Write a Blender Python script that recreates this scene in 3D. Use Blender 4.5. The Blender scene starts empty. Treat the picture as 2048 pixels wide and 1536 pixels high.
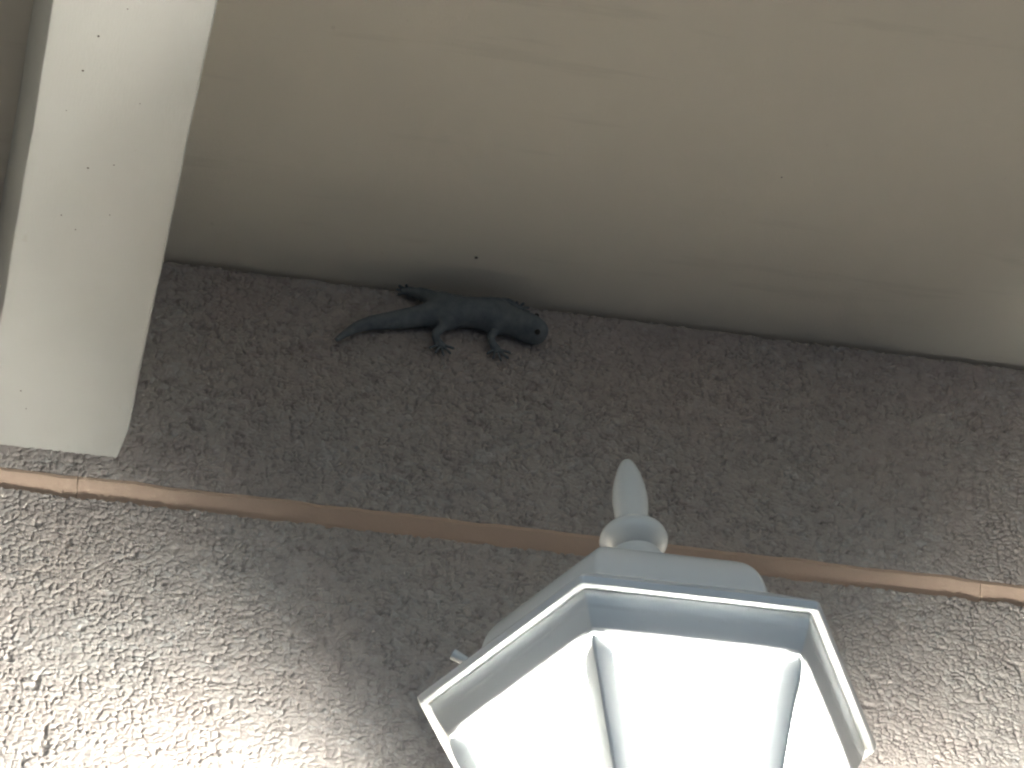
import bpy, bmesh, math, random
import numpy as np
from mathutils import Vector, Matrix

random.seed(7)
S = bpy.context.scene
COL = S.collection
SOFFIT = 3.2                      # height of the soffit above the patio
R_ = math.radians

# ------------------------------------------------------------------ camera
cam_d = bpy.data.cameras.new('camera')
cam = bpy.data.objects.new('camera', cam_d); COL.objects.link(cam)
cr = Vector((0.9760842961, -0.2133835387, -0.0415561342))
cd = Vector((0.1196615091, 0.6869607187, -0.7167747862))
ck = Vector((0.1814953721, 0.6946599429, 0.6960653659))
mw = Matrix((cr, -cd, -ck)).transposed().to_4x4()
mw.translation = Vector((-0.157606687, -1.664187728, SOFFIT - 1.746944632))
cam.matrix_world = mw
cam_d.sensor_width = 36.0
cam_d.lens = 7308.8446 / 2048 * 36.0
cam_d.clip_start = 0.02
cam_d.clip_end = 500
S.camera = cam

# ------------------------------------------------------------------ sky, sun, exposure
SUN_EL, SUN_AZ = 32.0, 20.0       # the sun stands behind the house
world = bpy.data.worlds.new('World'); S.world = world
world.use_nodes = True
wn = world.node_tree
bg = wn.nodes['Background']
sky = wn.nodes.new('ShaderNodeTexSky'); sky.sky_type = 'NISHITA'
sky.sun_disc = False
sky.sun_elevation = R_(SUN_EL); sky.sun_rotation = R_(SUN_AZ)
wn.links.new(sky.outputs[0], bg.inputs[0])
bg.inputs[1].default_value = 0.064
sl = bpy.data.lights.new('sun', 'SUN'); sl.energy = 2.0; sl.angle = R_(0.5); sl.color = (1, .95, .87)
so = bpy.data.objects.new('sun', sl); COL.objects.link(so)
sd = Vector((math.sin(R_(SUN_AZ)) * math.cos(R_(SUN_EL)), math.cos(R_(SUN_AZ)) * math.cos(R_(SUN_EL)), math.sin(R_(SUN_EL))))
so.rotation_euler = sd.to_track_quat('Z', 'Y').to_euler()
so.location = (2, 6, 8)
S.view_settings.view_transform = 'Standard'
S.view_settings.look = 'None'
S.view_settings.gamma = 1.0
S.view_settings.use_curve_mapping = False
S.view_settings.exposure = 1.40
LAMP = 395.0                      # emission of the bulb in the lantern
GLOW = 36.0                        # glow of the frosted panes round it

S.render.engine = 'CYCLES'
S.cycles.use_denoising = True
S.cycles.max_bounces = 10
S.cycles.diffuse_bounces = 6
S.cycles.sample_clamp_indirect = 14
S.cycles.filter_width = 2.2

# ------------------------------------------------------------------ helpers
def tag(o, label=None, cat=None, group=None, kind=None):
    for k, v in (('label', label), ('category', cat), ('group', group), ('kind', kind)):
        if v: o[k] = v
    return o

def empty(name, loc):
    o = bpy.data.objects.new(name, None); COL.objects.link(o)
    o.location = loc; o.empty_display_size = .05
    return o

def mesh_obj(name, me, mat, parent=None, smooth=None):
    o = bpy.data.objects.new(name, me); COL.objects.link(o)
    if mat: me.materials.append(mat)
    if smooth is not None:
        me.polygons.foreach_set('use_smooth', [True] * len(me.polygons))
        if smooth < 180: me.set_sharp_from_angle(angle=R_(smooth))
    if parent:
        o.parent = parent
        o.matrix_parent_inverse = Matrix.Translation(-Vector(parent_loc(parent)))
    return o

def parent_loc(p):
    l = Vector(p.location)
    while p.parent:
        l += p.parent.location; p = p.parent
    return l

def from_data(name, verts, faces, mat, parent=None, smooth=None):
    me = bpy.data.meshes.new(name)
    me.from_pydata([tuple(v) for v in verts], [], faces)
    me.update()
    bm = bmesh.new(); bm.from_mesh(me)
    bmesh.ops.recalc_face_normals(bm, faces=bm.faces); bm.to_mesh(me); bm.free()
    return mesh_obj(name, me, mat, parent, smooth)

def box(name, lo, hi, mat, parent=None, bevel=0.0, seg=2, smooth=None):
    bm = bmesh.new()
    bmesh.ops.create_cube(bm, size=1)
    lo, hi = Vector(lo), Vector(hi)
    for v in bm.verts:
        v.co = Vector([(lo[i] + hi[i]) / 2 + v.co[i] * (hi[i] - lo[i]) for i in range(3)])
    if bevel:
        bmesh.ops.bevel(bm, geom=list(bm.edges), offset=bevel, segments=seg, affect='EDGES', profile=.5)
    me = bpy.data.meshes.new(name); bm.to_mesh(me); bm.free()
    return mesh_obj(name, me, mat, parent, smooth)

def nodes(name):
    m = bpy.data.materials.new(name); m.use_nodes = True
    nt = m.node_tree
    b = nt.nodes['Principled BSDF']
    return m, nt, b, nt.links

def N(nt, t, **kw):
    n = nt.nodes.new(t)
    for k, v in kw.items(): setattr(n, k, v)
    return n

def ramp(nt, fac, stops):
    r = N(nt, 'ShaderNodeValToRGB')
    el = r.color_ramp.elements
    while len(el) < len(stops): el.new(.5)
    for e, (p, c) in zip(el, stops):
        e.position = p; e.color = (*c, 1) if len(c) == 3 else c
    nt.links.new(fac, r.inputs[0])
    return r.outputs[0]

def objcoord(nt, scale=(1, 1, 1)):
    g = N(nt, 'ShaderNodeNewGeometry')
    mp = N(nt, 'ShaderNodeMapping'); mp.inputs['Scale'].default_value = scale
    nt.links.new(g.outputs['Position'], mp.inputs[0])
    return mp.outputs[0]

def noise(nt, vec, scale, detail=4, rough=.55):
    n = N(nt, 'ShaderNodeTexNoise')
    n.inputs['Scale'].default_value = scale; n.inputs['Detail'].default_value = detail
    n.inputs['Roughness'].default_value = rough
    nt.links.new(vec, n.inputs['Vector'])
    return n.outputs['Fac']

def mixc(nt, fac, a, b, mode='MIX'):
    m = N(nt, 'ShaderNodeMix', data_type='RGBA', blend_type=mode)
    if hasattr(fac, 'links'): nt.links.new(fac, m.inputs[0])
    else: m.inputs[0].default_value = fac
    for i, v in ((6, a), (7, b)):
        if hasattr(v, 'links'): nt.links.new(v, m.inputs[i])
        else: m.inputs[i].default_value = (*v, 1)
    return m.outputs[2]

def bump(nt, bsdf, h, strength, dist):
    b = N(nt, 'ShaderNodeBump'); b.inputs['Strength'].default_value = strength
    b.inputs['Distance'].default_value = dist
    nt.links.new(h, b.inputs['Height']); nt.links.new(b.outputs[0], bsdf.inputs['Normal'])

# ------------------------------------------------------------------ materials
def mat_stucco():
    m, nt, b, L = nodes('stucco')
    v = objcoord(nt)
    at = N(nt, 'ShaderNodeAttribute', attribute_name='tint')
    big = noise(nt, v, 9, 3)
    mid = noise(nt, v, 60, 3)
    fin = noise(nt, v, 900, 3, .7)
    c = ramp(nt, at.outputs['Fac'], [(.08, (.245, .225, .222)), (.24, (.38, .355, .35)), (.45, (.43, .41, .40)), (.6, (.445, .41, .395)), (.75, (.43, .425, .425)), (.95, (.545, .535, .53))])
    c = mixc(nt, ramp(nt, big, [(.40, (0, 0, 0)), (.62, (.5, .5, .5))]), c, (.455, .395, .375))
    c = mixc(nt, ramp(nt, mid, [(.45, (0, 0, 0)), (.75, (.35, .35, .35))]), c, (.355, .335, .325))
    c = mixc(nt, ramp(nt, fin, [(.3, (.25, .25, .25)), (.6, (0, 0, 0))]), c, (.30, .27, .24))
    L.new(c, b.inputs['Base Color'])
    b.inputs['Roughness'].default_value = .92
    b.inputs['Specular IOR Level'].default_value = .10
    bump(nt, b, fin, .35, .0006)
    return m

def mat_stucco_far():
    m, nt, b, L = nodes('stucco_far')
    v = objcoord(nt)
    vo = N(nt, 'ShaderNodeTexVoronoi', feature='F1'); vo.inputs['Scale'].default_value = 160
    L.new(v, vo.inputs['Vector'])
    big = noise(nt, v, 9, 3)
    c = mixc(nt, big, (.40, .355, .305), (.46, .405, .345))
    L.new(c, b.inputs['Base Color'])
    b.inputs['Roughness'].default_value = .88
    b.inputs['Specular IOR Level'].default_value = .25
    bump(nt, b, vo.outputs['Distance'], 1.0, .004)
    return m

def mat_paint(name, col, col2, rough, grain=(1, 1, 1), gscale=220, gstr=.12, spots=None, spec=.4, gd=.001):
    m, nt, b, L = nodes(name)
    v = objcoord(nt)
    big = noise(nt, v, 7, 4)
    c = mixc(nt, ramp(nt, big, [(.3, (0, 0, 0)), (.72, (1, 1, 1))]), col, col2)
    vg = objcoord(nt, grain)
    g = noise(nt, vg, gscale, 4, .65)
    if spots:
        sp = noise(nt, v, spots[0], 2, .5)
        c = mixc(nt, ramp(nt, sp, [(spots[1], (0, 0, 0)), (spots[1] + .05, (spots[3],) * 3)]), c, spots[2])
    L.new(c, b.inputs['Base Color'])
    rr = N(nt, 'ShaderNodeMapRange'); rr.inputs[3].default_value = rough - .07; rr.inputs[4].default_value = rough + .1
    L.new(big, rr.inputs[0]); L.new(rr.outputs[0], b.inputs['Roughness'])
    b.inputs['Specular IOR Level'].default_value = spec
    bump(nt, b, g, gstr, gd)
    return m

def mat_soffit():
    m, nt, b, L = nodes('soffit_paint')
    v = objcoord(nt)
    big = noise(nt, v, 5, 4)
    c = mixc(nt, ramp(nt, big, [(.3, (0, 0, 0)), (.72, (1, 1, 1))]), (.80, .75, .65), (.78, .735, .64))
    # faint plywood grain ripples and stains running along the wall
    vg = objcoord(nt, (1.6, 16, 1))
    st = noise(nt, vg, 2.6, 4, .6)
    c = mixc(nt, ramp(nt, st, [(.60, (0, 0, 0)), (.67, (.32, .32, .32)), (.74, (0, 0, 0))]), c, (.62, .58, .495))
    sp = noise(nt, v, 130, 2, .5)
    c = mixc(nt, ramp(nt, sp, [(.73, (0, 0, 0)), (.80, (.35, .35, .35))]), c, (.58, .53, .45))
    L.new(c, b.inputs['Base Color'])
    b.inputs['Roughness'].default_value = .62
    b.inputs['Specular IOR Level'].default_value = .3
    g = noise(nt, objcoord(nt, (1, 1.6, 1)), 520, 5, .75)
    gm = N(nt, 'ShaderNodeMath', operation='ADD')
    w = noise(nt, objcoord(nt, (1, 5, 1)), 9, 3)
    ml = N(nt, 'ShaderNodeMath', operation='MULTIPLY'); ml.inputs[1].default_value = 3
    L.new(w, ml.inputs[0]); L.new(ml.outputs[0], gm.inputs[0]); L.new(g, gm.inputs[1])
    bump(nt, b, gm.outputs[0], .38, .0012)
    return m

def mat_plain(name, col, rough, spec=.4, nz=None):
    m, nt, b, L = nodes(name)
    if nz:
        f = noise(nt, objcoord(nt), nz[0], 4)
        L.new(mixc(nt, ramp(nt, f, [(.3, (0, 0, 0)), (.7, (1, 1, 1))]), col, nz[1]), b.inputs['Base Color'])
        bump(nt, b, f, .3, nz[2])
    else:
        b.inputs['Base Color'].default_value = (*col, 1)
    b.inputs['Roughness'].default_value = rough
    b.inputs['Specular IOR Level'].default_value = spec
    return m

def mat_pane():
    # thin frosted glass: part of the bulb's light goes straight through, part is scattered as an even glow
    m, nt, b, L = nodes('lit_frosted_glass')
    f = noise(nt, objcoord(nt), 40, 3)
    b.inputs['Base Color'].default_value = (.9, .9, .88, 1)
    b.inputs['Roughness'].default_value = .25
    c = mixc(nt, f, (1, .965, .88), (1, .975, .90))
    L.new(c, b.inputs['Emission Color'])
    b.inputs['Emission Strength'].default_value = GLOW
    t = N(nt, 'ShaderNodeBsdfTransparent'); t.inputs[0].default_value = (.97, .97, .96, 1)
    mx = N(nt, 'ShaderNodeMixShader'); mx.inputs[0].default_value = .25
    L.new(t.outputs[0], mx.inputs[1]); L.new(b.outputs[0], mx.inputs[2])
    L.new(mx.outputs[0], nt.nodes['Material Output'].inputs['Surface'])
    return m

def mat_bulb():
    m, nt, b, L = nodes('lit_bulb')
    b.inputs['Base Color'].default_value = (.9, .9, .88, 1)
    b.inputs['Emission Color'].default_value = (1, .955, .855, 1)
    b.inputs['Emission Strength'].default_value = LAMP
    return m

STUCCO = mat_stucco()
STUCCO_FAR = mat_stucco_far()
SOFF = mat_soffit()
BEAM = mat_paint('white_wood_paint', (.575, .58, .555), (.55, .555, .525), .5, (3, .6, 1), 240, .18,
                 spots=(75, .72, (.47, .45, .40), .35))
LMETAL = mat_paint('white_enamel', (.66, .685, .70), (.63, .655, .67), .20, (1, 1, 1), 420, .04,
                   spots=(260, .73, (.45, .45, .43), .4), spec=.5, gd=.0004)
JOINT = mat_paint('terracotta_joint_paint', (.56, .42, .335), (.53, .40, .32), .7, (1, 1, 1), 300, .2, spec=.2)
CORE = mat_plain('wall_core', (.12, .10, .09), .95, .1)
DECK = mat_plain('roof_deck', (.12, .10, .085), .9, .2)
DIRT = mat_plain('fly_dirt', (.09, .075, .06), .8)
GECKO = mat_plain('lizard_skin', (.125, .150, .178), .9, .10, (140, (.20, .225, .24), .0012))
EYE = mat_plain('lizard_eye', (.045, .045, .045), .5, .25)
CONC = mat_plain('dark_paving', (.16, .157, .15), .9, .2, (5, (.13, .127, .12), .002))
PANE = mat_pane()
BULB = mat_bulb()

# ------------------------------------------------------------------ ground
g = box('patio_ground', (-80, -80, -.3), (80, 80, 0), CONC)
tag(g, kind='structure')

# ------------------------------------------------------------------ stucco wall
rng = np.random.default_rng(11)

def vnoise(x, z, scale, seed):
    r = np.random.default_rng(seed).random((256, 256))
    u, v = x / scale + 37.3, z / scale + 91.7
    iu, iv = np.floor(u).astype(int), np.floor(v).astype(int)
    fu, fv = u - iu, v - iv
    fu = fu * fu * (3 - 2 * fu); fv = fv * fv * (3 - 2 * fv)
    a = r[iu % 256, iv % 256]; b = r[(iu + 1) % 256, iv % 256]
    c = r[iu % 256, (iv + 1) % 256]; d = r[(iu + 1) % 256, (iv + 1) % 256]
    return (a * (1 - fu) + b * fu) * (1 - fv) + (c * (1 - fu) + d * fu) * fv

def voro(x, z, sx, sz, seed):
    r = np.random.default_rng(seed)
    T = 512
    jx, jz = r.random((T, T)), r.random((T, T))
    hh, tx, tz, tt = r.random((T, T)), r.normal(size=(T, T)), r.normal(size=(T, T)), r.random((T, T))
    u, v = x / sx + 100, z / sz + 200
    iu, iv = np.floor(u).astype(int), np.floor(v).astype(int)
    f1 = np.full(u.shape, 9.); f2 = np.full(u.shape, 9.)
    ci = np.zeros(u.shape, int); cj = np.zeros(u.shape, int)
    dx1 = np.zeros(u.shape); dz1 = np.zeros(u.shape)
    for a in (-1, 0, 1):
        for b in (-1, 0, 1):
            i, j = (iu + a) % T, (iv + b) % T
            dx = u - (iu + a + jx[i, j]); dz = v - (iv + b + jz[i, j])
            d = np.sqrt(dx * dx + dz * dz)
            n = d < f1
            f2 = np.where(n, f1, np.minimum(f2, d))
            ci = np.where(n, i, ci); cj = np.where(n, j, cj)
            dx1 = np.where(n, dx * sx, dx1); dz1 = np.where(n, dz * sz, dz1)
            f1 = np.where(n, d, f1)
    return f1, f2, hh[ci, cj], dx1 * tx[ci, cj] + dz1 * tz[ci, cj], tt[ci, cj]

def sstep(a, b, t):
    t = np.clip((t - a) / (b - a), 0, 1)
    return t * t * (3 - 2 * t)

def stucco_height(x, z):
    wx = x + .0024 * (vnoise(x, z, .006, 1) - .5) + .0007 * (vnoise(x, z, .0022, 2) - .5)
    wz = z + .0024 * (vnoise(x, z, .006, 3) - .5) + .0007 * (vnoise(x, z, .0022, 4) - .5)
    f1, f2, h, tl, t = voro(wx, wz, .0052, .0044, 5)
    g1, g2, h2, tl2, t2 = voro(wx, wz, .0030, .0026, 6)
    big = sstep(.35, .6, vnoise(x, z, .009, 7))             # patches of larger flakes among finer grit
    d1, d2 = f2 - f1, g2 - g1
    dome = sstep(0, .42, d1) ** .6
    crack = 1 - sstep(.005, .12, d1)
    crack2 = 1 - sstep(.005, .16, d2)
    deep = sstep(.36, .62, vnoise(x, z, .0058, 8))          # only some joints between the flakes gape
    deep2 = sstep(.50, .80, vnoise(x, z, .004, 9))
    y = .0003 * (vnoise(x, z, .03, 10) - .5)
    y = y + (.5 + .5 * big) * (.00045 * dome + .0004 * h + .05 * np.clip(tl, -.003, .003)) - (.0002 + .0017 * deep) * crack
    y = y + (1 - .5 * big) * (.0003 * sstep(0, .45, d2) + .0004 * h2) - .0008 * deep2 * crack2
    pit = sstep(.84, .93, vnoise(x, z, .006, 12))
    y = y - .0012 * pit
    y = y + .00022 * (vnoise(x, z, .0014, 13) - .5)
    tint = np.clip(.55 * t + .30 * t2 + .15 * vnoise(x, z, .02, 14), 0, 1)
    return y, tint

JT, JB = -.2082, -.2213           # the horizontal joint, below the soffit
def stucco_panel(x0, x1, z0, z1, step, soft_top, soft_bot, parent):
    nx, nz = int(round((x1 - x0) / step)) + 1, int(round((z1 - z0) / step)) + 1
    X, Z = np.meshgrid(np.linspace(x0, x1, nx), np.linspace(z0, z1, nz), indexing='ij')
    Y, T = stucco_height(X, Z)
    Zs = Z.copy()
    for on, edge, sgn in ((soft_top, z1, 1), (soft_bot, z0, -1)):
        if not on: continue
        d = np.abs(Z - edge)
        w = np.exp(-(d / .006) ** 2)
        Zs += sgn * w * (.0022 * (vnoise(X, Z * 0, .008, 21 + sgn) - .5) + .0026 * (vnoise(X, Z * 0, .0023, 31 + sgn) - .5))
        k = np.clip(1 - d / .0030, 0, 1)
        Y -= .0075 * k ** 2                                # the edge turns back into the joint
    bx = np.minimum(X - x0, x1 - X) / .01
    fade = np.clip(bx, 0, 1)
    Y = Y * fade + .0004 * (1 - fade)
    co = np.stack([X, -Y, Zs + SOFFIT], -1).reshape(-1, 3).astype(np.float32)
    idx = np.arange(nx * nz).reshape(nx, nz)
    q = np.stack([idx[:-1, :-1], idx[1:, :-1], idx[1:, 1:], idx[:-1, 1:]], -1).reshape(-1, 4).astype(np.int32)
    me = bpy.data.meshes.new('stucco_panel')
    me.vertices.add(len(co)); me.vertices.foreach_set('co', co.ravel())
    me.loops.add(q.size); me.loops.foreach_set('vertex_index', q.ravel())
    me.polygons.add(len(q)); me.polygons.foreach_set('loop_start', np.arange(0, q.size, 4, dtype=np.int32))
    me.update(calc_edges=True)
    me.polygons.foreach_set('use_smooth', np.ones(len(q), bool))
    a = me.attributes.new('tint', 'FLOAT', 'POINT'); a.data.foreach_set('value', T.reshape(-1).astype(np.float32))
    return mesh_obj('stucco_panel', me, STUCCO, parent)

wall = empty('stucco_wall', (.3, 0, 0))
tag(wall, 'rough beige stucco wall under the porch soffit, crossed by a terracotta joint line', 'wall', kind='thing')
XL, XR, ZB = -.17, .80, -.50
stucco_panel(XL, XR, JT, -.0035, .0007, True, True, wall)
stucco_panel(XL, XR, ZB, JB, .0007, True, False, wall)
def sheet(x0, x1, z0, z1, y=-.0004):
    return [(x0, y, z0 + SOFFIT), (x1, y, z0 + SOFFIT), (x1, y, z1 + SOFFIT), (x0, y, z1 + SOFFIT)]
vs, fs = [], []
for a in ((-3, XL, -SOFFIT, JB), (-3, XL, JT, -.0035), (XR, 4, -SOFFIT, JB), (XR, 4, JT, -.0035), (XL, XR, -SOFFIT, ZB)):
    fs.append(tuple(range(len(vs), len(vs) + 4))); vs += sheet(*a)
from_data('outer_stucco', vs, fs, STUCCO_FAR, wall)
box('wall_core', (-3, .0075, 0.0), (4, .20, SOFFIT - .001), CORE, wall)
# joint strip: its face leans back towards its foot, so it catches light from below
pj = [(.0060, JT + .004), (-.0008, JT + .002), (-.0014, JT - .0010), (.0034, JB + .0034), (.0064, JB - .0002), (.0068, JB - .004), (.0070, JT + .004)]
n = len(pj)
for xa, xb in ((-3, -.00300), (-.00265, .58100), (.58135, 4)):
    xs = np.unique(np.clip(np.concatenate([[xa], np.linspace(-.3, .95, 110), [xb]]), xa, xb))
    vs = []; fs = []
    for x in xs:
        wob = .0005 * math.sin(x * 71) + .0004 * math.sin(x * 193 + 1) + .0002 * math.sin(x * 611)
        for k, (y, z) in enumerate(pj):
            vs.append((x, y + (.00025 * math.sin(x * 130 + k) if 0 < k < 4 else 0), z + wob * (1 if 0 < k < 4 else 0) + SOFFIT))
    for i in range(len(xs) - 1):
        for k in range(n):
            fs.append((i * n + k, (i + 1) * n + k, (i + 1) * n + (k + 1) % n, i * n + (k + 1) % n))
    fs.append(tuple(range(n))); fs.append(tuple(range((len(xs) - 1) * n, len(xs) * n)))
    from_data('joint_strip', vs, fs, JOINT, wall, 12)

# ------------------------------------------------------------------ porch roof and soffit
roof = empty('porch_soffit', (.3, -.6, SOFFIT))
tag(roof, 'beige painted plywood soffit over the stucco wall, right of the white beam', 'soffit', kind='thing')
box('soffit_panel', (-3, -1.25, SOFFIT), (4, .2, SOFFIT + .012), SOFF, roof)
box('roof_deck', (-3.05, -1.27, SOFFIT + .013), (4.05, 6, SOFFIT + .16), DECK, roof)
def speck(parent, loc, r, nrm, squash=.5, seed=0):
    rd = random.Random(seed)
    bm = bmesh.new(); bmesh.ops.create_icosphere(bm, subdivisions=1, radius=r * .82)
    for v in bm.verts:
        v.co *= rd.uniform(.7, 1.25); v.co.z *= squash; v.co.x *= 1.25
        v.co += Vector(loc)
    me = bpy.data.meshes.new('dirt_speck'); bm.to_mesh(me); bm.free()
    return mesh_obj('dirt_speck', me, DIRT, parent, 180)
speck(roof, (.2487, -.0342, SOFFIT - .0003), .0013, 0, .6, 1)
speck(roof, (.43, -.14, SOFFIT - .0001), .0006, 0, .6, 2)

# ------------------------------------------------------------------ beam
beam = empty('porch_beam', (-.02, -.6, SOFFIT - .09))
tag(beam, 'white painted wooden beam running out from the stucco wall under the soffit', 'beam')
bx0, bx1, bz = -.0649, .0245, SOFFIT - .1869
bm = bmesh.new()
# closed profile with eased lower edges, swept along y with slight handmade waviness
prof = [(bx0, SOFFIT - .0004), (bx0, bz + .0035), (bx0 + .0009, bz + .0010), (bx0 + .0035, bz), (bx1 - .0048, bz), (bx1 - .0014, bz + .0012), (bx1, bz + .0048), (bx1, SOFFIT - .0004)]
ys = [.004, -.0008, -.004] + [-.004 - i * .02 for i in range(1, 62)]
rows = []
for i, y in enumerate(ys):
    w = .0004 * math.sin(y * 40) + .0003 * math.sin(y * 97 + 2)
    cut = .0022 * math.exp(-((y + .001) / .008) ** 2)      # worn corner at the wall
    row = []
    for k, (x, z) in enumerate(prof):
        dx = w * (1 if k < 4 else -1) * .6
        if k in (4, 5, 6): dx -= cut
        row.append(bm.verts.new((x + dx, y, z)))
    rows.append(row)
for a, b in zip(rows[:-1], rows[1:]):
    for k in range(len(prof)):
        bm.faces.new((a[k], a[(k + 1) % len(prof)], b[(k + 1) % len(prof)], b[k]))
bm.faces.new(rows[0]); bm.faces.new(rows[-1])
bmesh.ops.recalc_face_normals(bm, faces=bm.faces)
me = bpy.data.meshes.new('timber'); bm.to_mesh(me); bm.free()
mesh_obj('timber', me, BEAM, beam, 30)
for i, (x, y, r) in enumerate([(-.0366, -.3387, .0009), (-.0417, -.3121, .0009), (-.0292, -.2394, .0008), (-.0069, -.2934, .0005), (-.0149, -.2443, .0006),
                               (-.0395, -.2000, .0005), (-.047, -.281, .0005), (-.0235, -.361, .0006), (-.012, -.205, .0005), (-.030, -.190, .0005), (-.045, -.05, .0006), (-.040, -.035, .0005)]):
    speck(beam, (x, y, bz - .0001), r, 0, .35, 10 + i)

# ------------------------------------------------------------------ lantern
LX, LY, LZ = .2929, -.19, SOFFIT - .5167
lan = empty('wall_lantern', (LX, LY, LZ))
tag(lan, 'white six-sided wall lantern with pointed finial and brightly lit frosted panes', 'wall lantern')

def hexring(r, z, fil=.003, n=4):
    out = []
    for k in range(6):
        a = R_(60 * k)
        c = Vector((math.cos(a), math.sin(a), 0)) * (r - fil / math.cos(R_(30)))
        for j in range(n):
            b = a + R_(-30 + 60 * j / (n - 1))
            p = c + Vector((math.cos(b), math.sin(b), 0)) * fil
            out.append((LX + p.x, LY + p.y, LZ + z))
    return out

def loft(name, prof, mat, parent, cap0=False, cap1=False, n=4, smooth=25):
    vs, fs = [], []
    m = 6 * n
    for p in prof:
        vs += hexring(p[0], p[1], p[2] if len(p) > 2 else min(.003, p[0] * .3), n)
    for i in range(len(prof) - 1):
        for k in range(m):
            fs.append((i * m + k, i * m + (k + 1) % m, (i + 1) * m + (k + 1) % m, (i + 1) * m + k))
    if cap0: fs.append(tuple(range(m)))
    if cap1: fs.append(tuple(range((len(prof) - 1) * m, len(prof) * m)))
    return from_data(name, vs, fs, mat, parent, smooth)

dome = [(.1150, .0012, .0015), (.1215, .0012, .0015), (.1228, .0006, .0015), (.1236, -.0003, .0015), (.1249, -.0004, .0018), (.1262, .0003, .0022), (.1270, .0020), (.1276, .0045),
        (.1262, .0064), (.0985, .0300), (.0945, .0318), (.0925, .0345)]
for t in np.linspace(0.06, 1, 16):
    # bulging side that rounds over into the shoulder
    a = t * math.pi / 2
    dome.append((.0925 - .038 * (1 - math.cos(a)) ** .92, .0345 + .0400 * math.sin(a) ** .9, .004))
dome += [(.0480, .0795, .007), (.040, .0840, .007), (.031, .0920, .007), (.024, .1010, .006), (.020, .1080, .0055)]
loft('roof', dome, LMETAL, lan, True, True)
F = .0012
rail = [(.1130, .0008, F), (.1206, .0006, F), (.1182, -.0066, F), (.1179, -.0074, F), (.1172, -.0083, F), (.1170, -.0090, F), (.1128, -.0178, F), (.1122, -.0188, F), (.1108, -.0198, F), (.1080, -.0202, F), (.1030, -.0202, F)]
loft('top_rail', rail, LMETAL, lan, False, False)

def lathe(name, prof, mat, parent, cx=LX, cy=LY, cz=LZ, n=40, smooth=40):
    vs, fs = [], []
    for r, z in prof:
        for k in range(n):
            a = 2 * math.pi * k / n
            vs.append((cx + r * math.cos(a), cy + r * math.sin(a), cz + z))
    for i in range(len(prof) - 1):
        for k in range(n):
            fs.append((i * n + k, i * n + (k + 1) % n, (i + 1) * n + (k + 1) % n, (i + 1) * n + k))
    fs.append(tuple(range(n))); fs.append(tuple(range((len(prof) - 1) * n, len(prof) * n)))
    return from_data(name, vs, fs, mat, parent, smooth)

fin = [(.0215, .1065), (.0205, .1125), (.0170, .1150), (.0152, .1175), (.0152, .1215)]
for t in np.linspace(-.85, .88, 15):
    a = t * math.pi / 2
    fin.append((.0195 * math.cos(a), .1345 + .0112 * math.sin(a)))
fin += [(.0086, .1468), (.0090, .1500), (.0094, .1535), (.0099, .158), (.0102, .163), (.0100, .1685), (.0094, .174), (.0084, .1795), (.0071, .185), (.0054, .190), (.0039, .1935), (.0023, .1957), (.0007, .1967)]
lathe('finial', fin, LMETAL, lan)

BT, BB = (.1093, -.0195), (.0470, -.1950)         # body edge, top and bottom (radius, height)
def edge_pt(ang, t, off=0.0):
    r = BT[0] + (BB[0] - BT[0]) * t + off
    # the bars belly out a little near the top
    r += .0016 * math.sin(min(1, t / .16) * math.pi)
    a = R_(ang)
    return Vector((LX + r * math.cos(a), LY + r * math.sin(a), LZ + BT[1] + (BB[1] - BT[1]) * t))
for k in range(6):
    # pane, slightly sunk behind the bars
    v = []
    a0, a1 = 60 * k, 60 * k + 60
    for off in (-.0022, -.0052):
        for t in (-.03, 1.0):
            v += [edge_pt(a0, max(t, 0), off), edge_pt(a1, max(t, 0), off)]
    from_data('pane', v, [(0, 1, 3, 2), (4, 5, 7, 6), (0, 1, 5, 4), (2, 3, 7, 6), (0, 2, 6, 4), (1, 3, 7, 5)], PANE, lan)
    # corner bar: two faces meeting in a ridge
    ang = 60 * k
    rad = Vector((math.cos(R_(ang)), math.sin(R_(ang)), 0)); tan = Vector((-rad.y, rad.x, 0))
    vs, fs = [], []
    ts = [0.012, .03, .06, .1, .16, .25, .4, .6, .8, 1.0]
    for t in ts:
        c = edge_pt(ang, t)
        w = .0082 + .0006 * t
        wt = w * (.55 if t < .02 else .85 if t < .05 else 1)
        for q, o in ((-1, -.0050), (-.9, -.0033), (-.08, .0022), (.08, .0022), (.9, -.0033), (1, -.0050)):
            vs.append(c + tan * q * wt + rad * (o - (.0012 if t < .02 else 0)))
    m = 6
    for i in range(len(ts) - 1):
        for j in range(m):
            fs.append((i * m + j, i * m + (j + 1) % m, (i + 1) * m + (j + 1) % m, (i + 1) * m + j))
    fs.append(tuple(range(m))); fs.append(tuple(range((len(ts) - 1) * m, len(ts) * m)))
    from_data('corner_bar', vs, fs, LMETAL, lan, 35)
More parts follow.
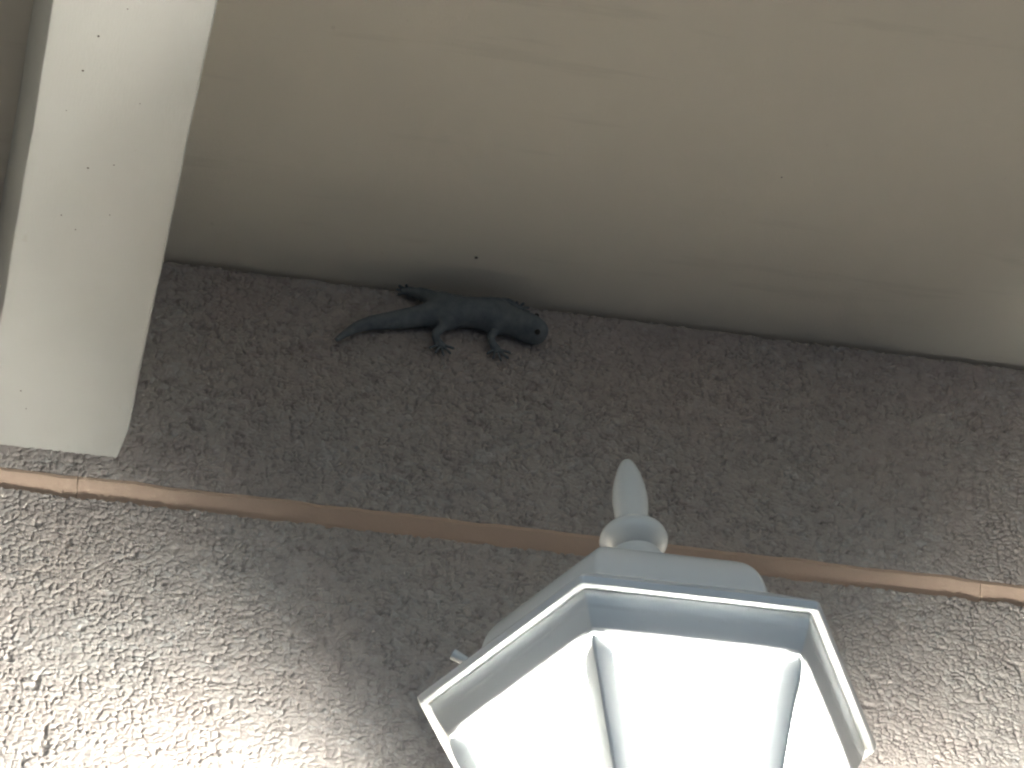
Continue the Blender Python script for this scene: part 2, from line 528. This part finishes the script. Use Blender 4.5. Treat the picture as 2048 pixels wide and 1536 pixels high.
# unseen opaque strip over the rear pane, added to cut light on the wall
v = []
for off in (-.0004, -.0018):
    for t in (0.0, 1.0):
        e0, e1 = edge_pt(60, t, off), edge_pt(120, t, off)
        v += [e0.lerp(e1, .04), e0.lerp(e1, .96)]
from_data('rear_light_block', v, [(0, 1, 3, 2), (4, 5, 7, 6), (0, 1, 5, 4), (2, 3, 7, 6), (0, 2, 6, 4), (1, 3, 7, 5)], LMETAL, lan)
lathe('bulb', [(.0005, -.076), (.010, -.078), (.019, -.084), (.025, -.094), (.028, -.108), (.028, -.124), (.026, -.140), (.021, -.153), (.0160, -.164), (.0135, -.172)], BULB, lan, n=24)
lathe('lamp_holder', [(.0150, -.1725), (.0170, -.175), (.0170, -.1935)], LMETAL, lan, n=20)
loft('bottom_rail', [(.030, -.192), (.052, -.192), (.053, -.200), (.046, -.206), (.030, -.215), (.018, -.226)], LMETAL, lan, True, True)
# bracket below, out of the picture: a curved arm to a plate on the wall
arm = []
P = [Vector((LX, LY, LZ - .222)), Vector((LX, LY, LZ - .265)), Vector((LX, LY + .05, LZ - .30)), Vector((LX, LY + .12, LZ - .285)), Vector((LX, -.012, LZ - .25))]
vs, fs = [], []
ns = 24
for i in range(ns + 1):
    t = i / ns * (len(P) - 1); j = min(int(t), len(P) - 2); u = t - j
    p0, p1, p2, p3 = P[max(j - 1, 0)], P[j], P[j + 1], P[min(j + 2, len(P) - 1)]
    c = .5 * ((2 * p1) + (p2 - p0) * u + (2 * p0 - 5 * p1 + 4 * p2 - p3) * u * u + (3 * p1 - p0 - 3 * p2 + p3) * u ** 3)
    d = .5 * ((p2 - p0) + 2 * (2 * p0 - 5 * p1 + 4 * p2 - p3) * u + 3 * (3 * p1 - p0 - 3 * p2 + p3) * u * u)
    d.normalize(); sx = Vector((1, 0, 0)); nn = d.cross(sx)
    for k in range(10):
        a = 2 * math.pi * k / 10
        vs.append(c + (sx * math.cos(a) + nn * math.sin(a)) * .008)
for i in range(ns):
    for k in range(10):
        fs.append((i * 10 + k, i * 10 + (k + 1) % 10, (i + 1) * 10 + (k + 1) % 10, (i + 1) * 10 + k))
from_data('bracket_arm', vs, fs, LMETAL, lan, 60)
box('back_plate', (LX - .055, -.014, LZ - .34), (LX + .055, -.001, LZ - .19), LMETAL, lan, .005, 3, 30)
# little set screw at the far left flank of the roof
bm = bmesh.new(); bmesh.ops.create_cone(bm, cap_ends=True, segments=12, radius1=.0026, radius2=.0032, depth=.009)
me = bpy.data.meshes.new('set_screw')
a = R_(183)
bm.transform(Matrix.Translation((LX + .1045 * math.cos(a), LY + .1045 * math.sin(a), LZ + .0300)) @ Vector((math.cos(a), math.sin(a), .55)).to_track_quat('Z', 'Y').to_matrix().to_4x4())
bm.to_mesh(me); bm.free(); mesh_obj('set_screw', me, LMETAL, lan, 40)

# ------------------------------------------------------------------ gecko on the wall
def gpt(x, z, y): return Vector((x, y, SOFFIT + z))
def skin(name, chains, mat, parent=None, sub=2):
    """chains: lists of (point, rx, ry); equal points are shared"""
    vs, es, rad, key = [], [], [], {}
    for ch in chains:
        prev = None
        for p, rx, ry in ch:
            k = tuple(round(c, 5) for c in p)
            if k not in key:
                key[k] = len(vs); vs.append(p); rad.append((rx, ry))
            if prev is not None and prev != key[k]: es.append((prev, key[k]))
            prev = key[k]
    SC = 100.0                                             # the skin modifier prefers larger sizes
    me = bpy.data.meshes.new(name)
    me.from_pydata([tuple(p * SC) for p in vs], es, [])
    o = bpy.data.objects.new(name, me); COL.objects.link(o)
    md = o.modifiers.new('skin', 'SKIN'); md.use_smooth_shade = True; md.branch_smoothing = .6
    for i, r in enumerate(rad):
        me.skin_vertices[0].data[i].radius = (r[0] * SC, r[1] * SC)
    me.skin_vertices[0].data[0].use_root = True
    o.modifiers.new('sub', 'SUBSURF').render_levels = sub; o.modifiers['sub'].levels = sub
    dg = bpy.context.evaluated_depsgraph_get()
    ev = bpy.data.meshes.new_from_object(o.evaluated_get(dg))
    bpy.data.objects.remove(o)
    ev.transform(Matrix.Scale(1 / SC, 4))
    return ev

YB = -.0115
body = [(gpt(.232, -.0320, YB), .0112, .0095),             # root at the pelvis
        (gpt(.243, -.0300, YB - .001), .0140, .0105), (gpt(.255, -.0290, YB - .001), .0150, .0108), (gpt(.267, -.0300, YB - .0005), .0138, .0102),
        (gpt(.2765, -.0325, YB), .0112, .0092), (gpt(.2855, -.0360, YB), .0125, .0098), (gpt(.2940, -.0395, YB + .0005), .0116, .0086), (gpt(.3005, -.0425, YB + .001), .0060, .0050)]
tail = [body[0], (gpt(.2215, -.0350, YB + .001), .0094, .0080), (gpt(.209, -.0388, YB + .002), .0080, .0068), (gpt(.195, -.0430, YB + .003), .0066, .0058),
        (gpt(.182, -.0470, YB + .0035), .0054, .0048), (gpt(.1725, -.0520, YB + .004), .0043, .0038), (gpt(.1650, -.0590, YB + .0045), .0030, .0028), (gpt(.1585, -.0660, YB + .005), .0015, .0015)]
def limb(hip, a, b, ankle, toes, r):
    ch = [hip, (a, r, r), (b, r * .85, r * .85), (ankle, r * .7, r * .62)]
    out = [ch]
    toes = [ankle + (t - ankle) * 1.3 for t in toes]
    for t in toes:
        mid = (ankle + t) / 2 + Vector((0, -.0008, 0))
        out.append([ch[-1], (mid, .0009, .0009), (t, .0012, .0008)])
    return out
YF = -.0042
chains = [body, tail]
chains += limb(body[0], gpt(.2300, -.0440, YB + .002), gpt(.2245, -.0500, YB + .004), gpt(.2290, -.0560, YF),
               [gpt(.2230, -.0590, YF), gpt(.2262, -.0620, YF), gpt(.2305, -.0632, YF), gpt(.2345, -.0612, YF), gpt(.2362, -.0572, YF)], .0040)
chains += limb(body[3], gpt(.2655, -.0410, YB + .002), gpt(.2620, -.0465, YB + .004), gpt(.2665, -.0535, YF),
               [gpt(.2615, -.0575, YF), gpt(.2645, -.0605, YF), gpt(.2690, -.0612, YF), gpt(.2730, -.0590, YF), gpt(.2745, -.0550, YF)], .0036)
chains += limb(body[0], gpt(.2235, -.0190, YB + .001), gpt(.2165, -.0150, YB + .002), gpt(.2085, -.0105, YF),
               [gpt(.2030, -.0125, YF), gpt(.2020, -.0090, YF), gpt(.2035, -.0058, YF), gpt(.2075, -.0045, YF), gpt(.2112, -.0060, YF)], .0058)
chains += limb(body[3], gpt(.2700, -.0150, YB + .001), gpt(.2755, -.0118, YB + .002), gpt(.2830, -.0125, YF),
               [gpt(.2875, -.0168, YF), gpt(.2895, -.0138, YF), gpt(.2893, -.0105, YF), gpt(.2865, -.0078, YF), gpt(.2825, -.0072, YF)], .0036)
gm = skin('gecko', chains, GECKO)
gk = empty('gecko', (.232, -.003, SOFFIT - .03))
tag(gk, 'dark grey gecko clinging to the stucco wall in the corner just below the soffit', 'gecko')
mesh_obj('body', gm, GECKO, gk, 180)
for s, zz in ((1, -.0310), (-1, -.0460)):
    bm = bmesh.new(); bmesh.ops.create_uvsphere(bm, u_segments=12, v_segments=8, radius=.0019)
    bmesh.ops.translate(bm, vec=gpt(.2920, zz, YB - .0062), verts=bm.verts)
    me = bpy.data.meshes.new('eye'); bm.to_mesh(me); bm.free(); mesh_obj('eye', me, EYE, gk, 180)
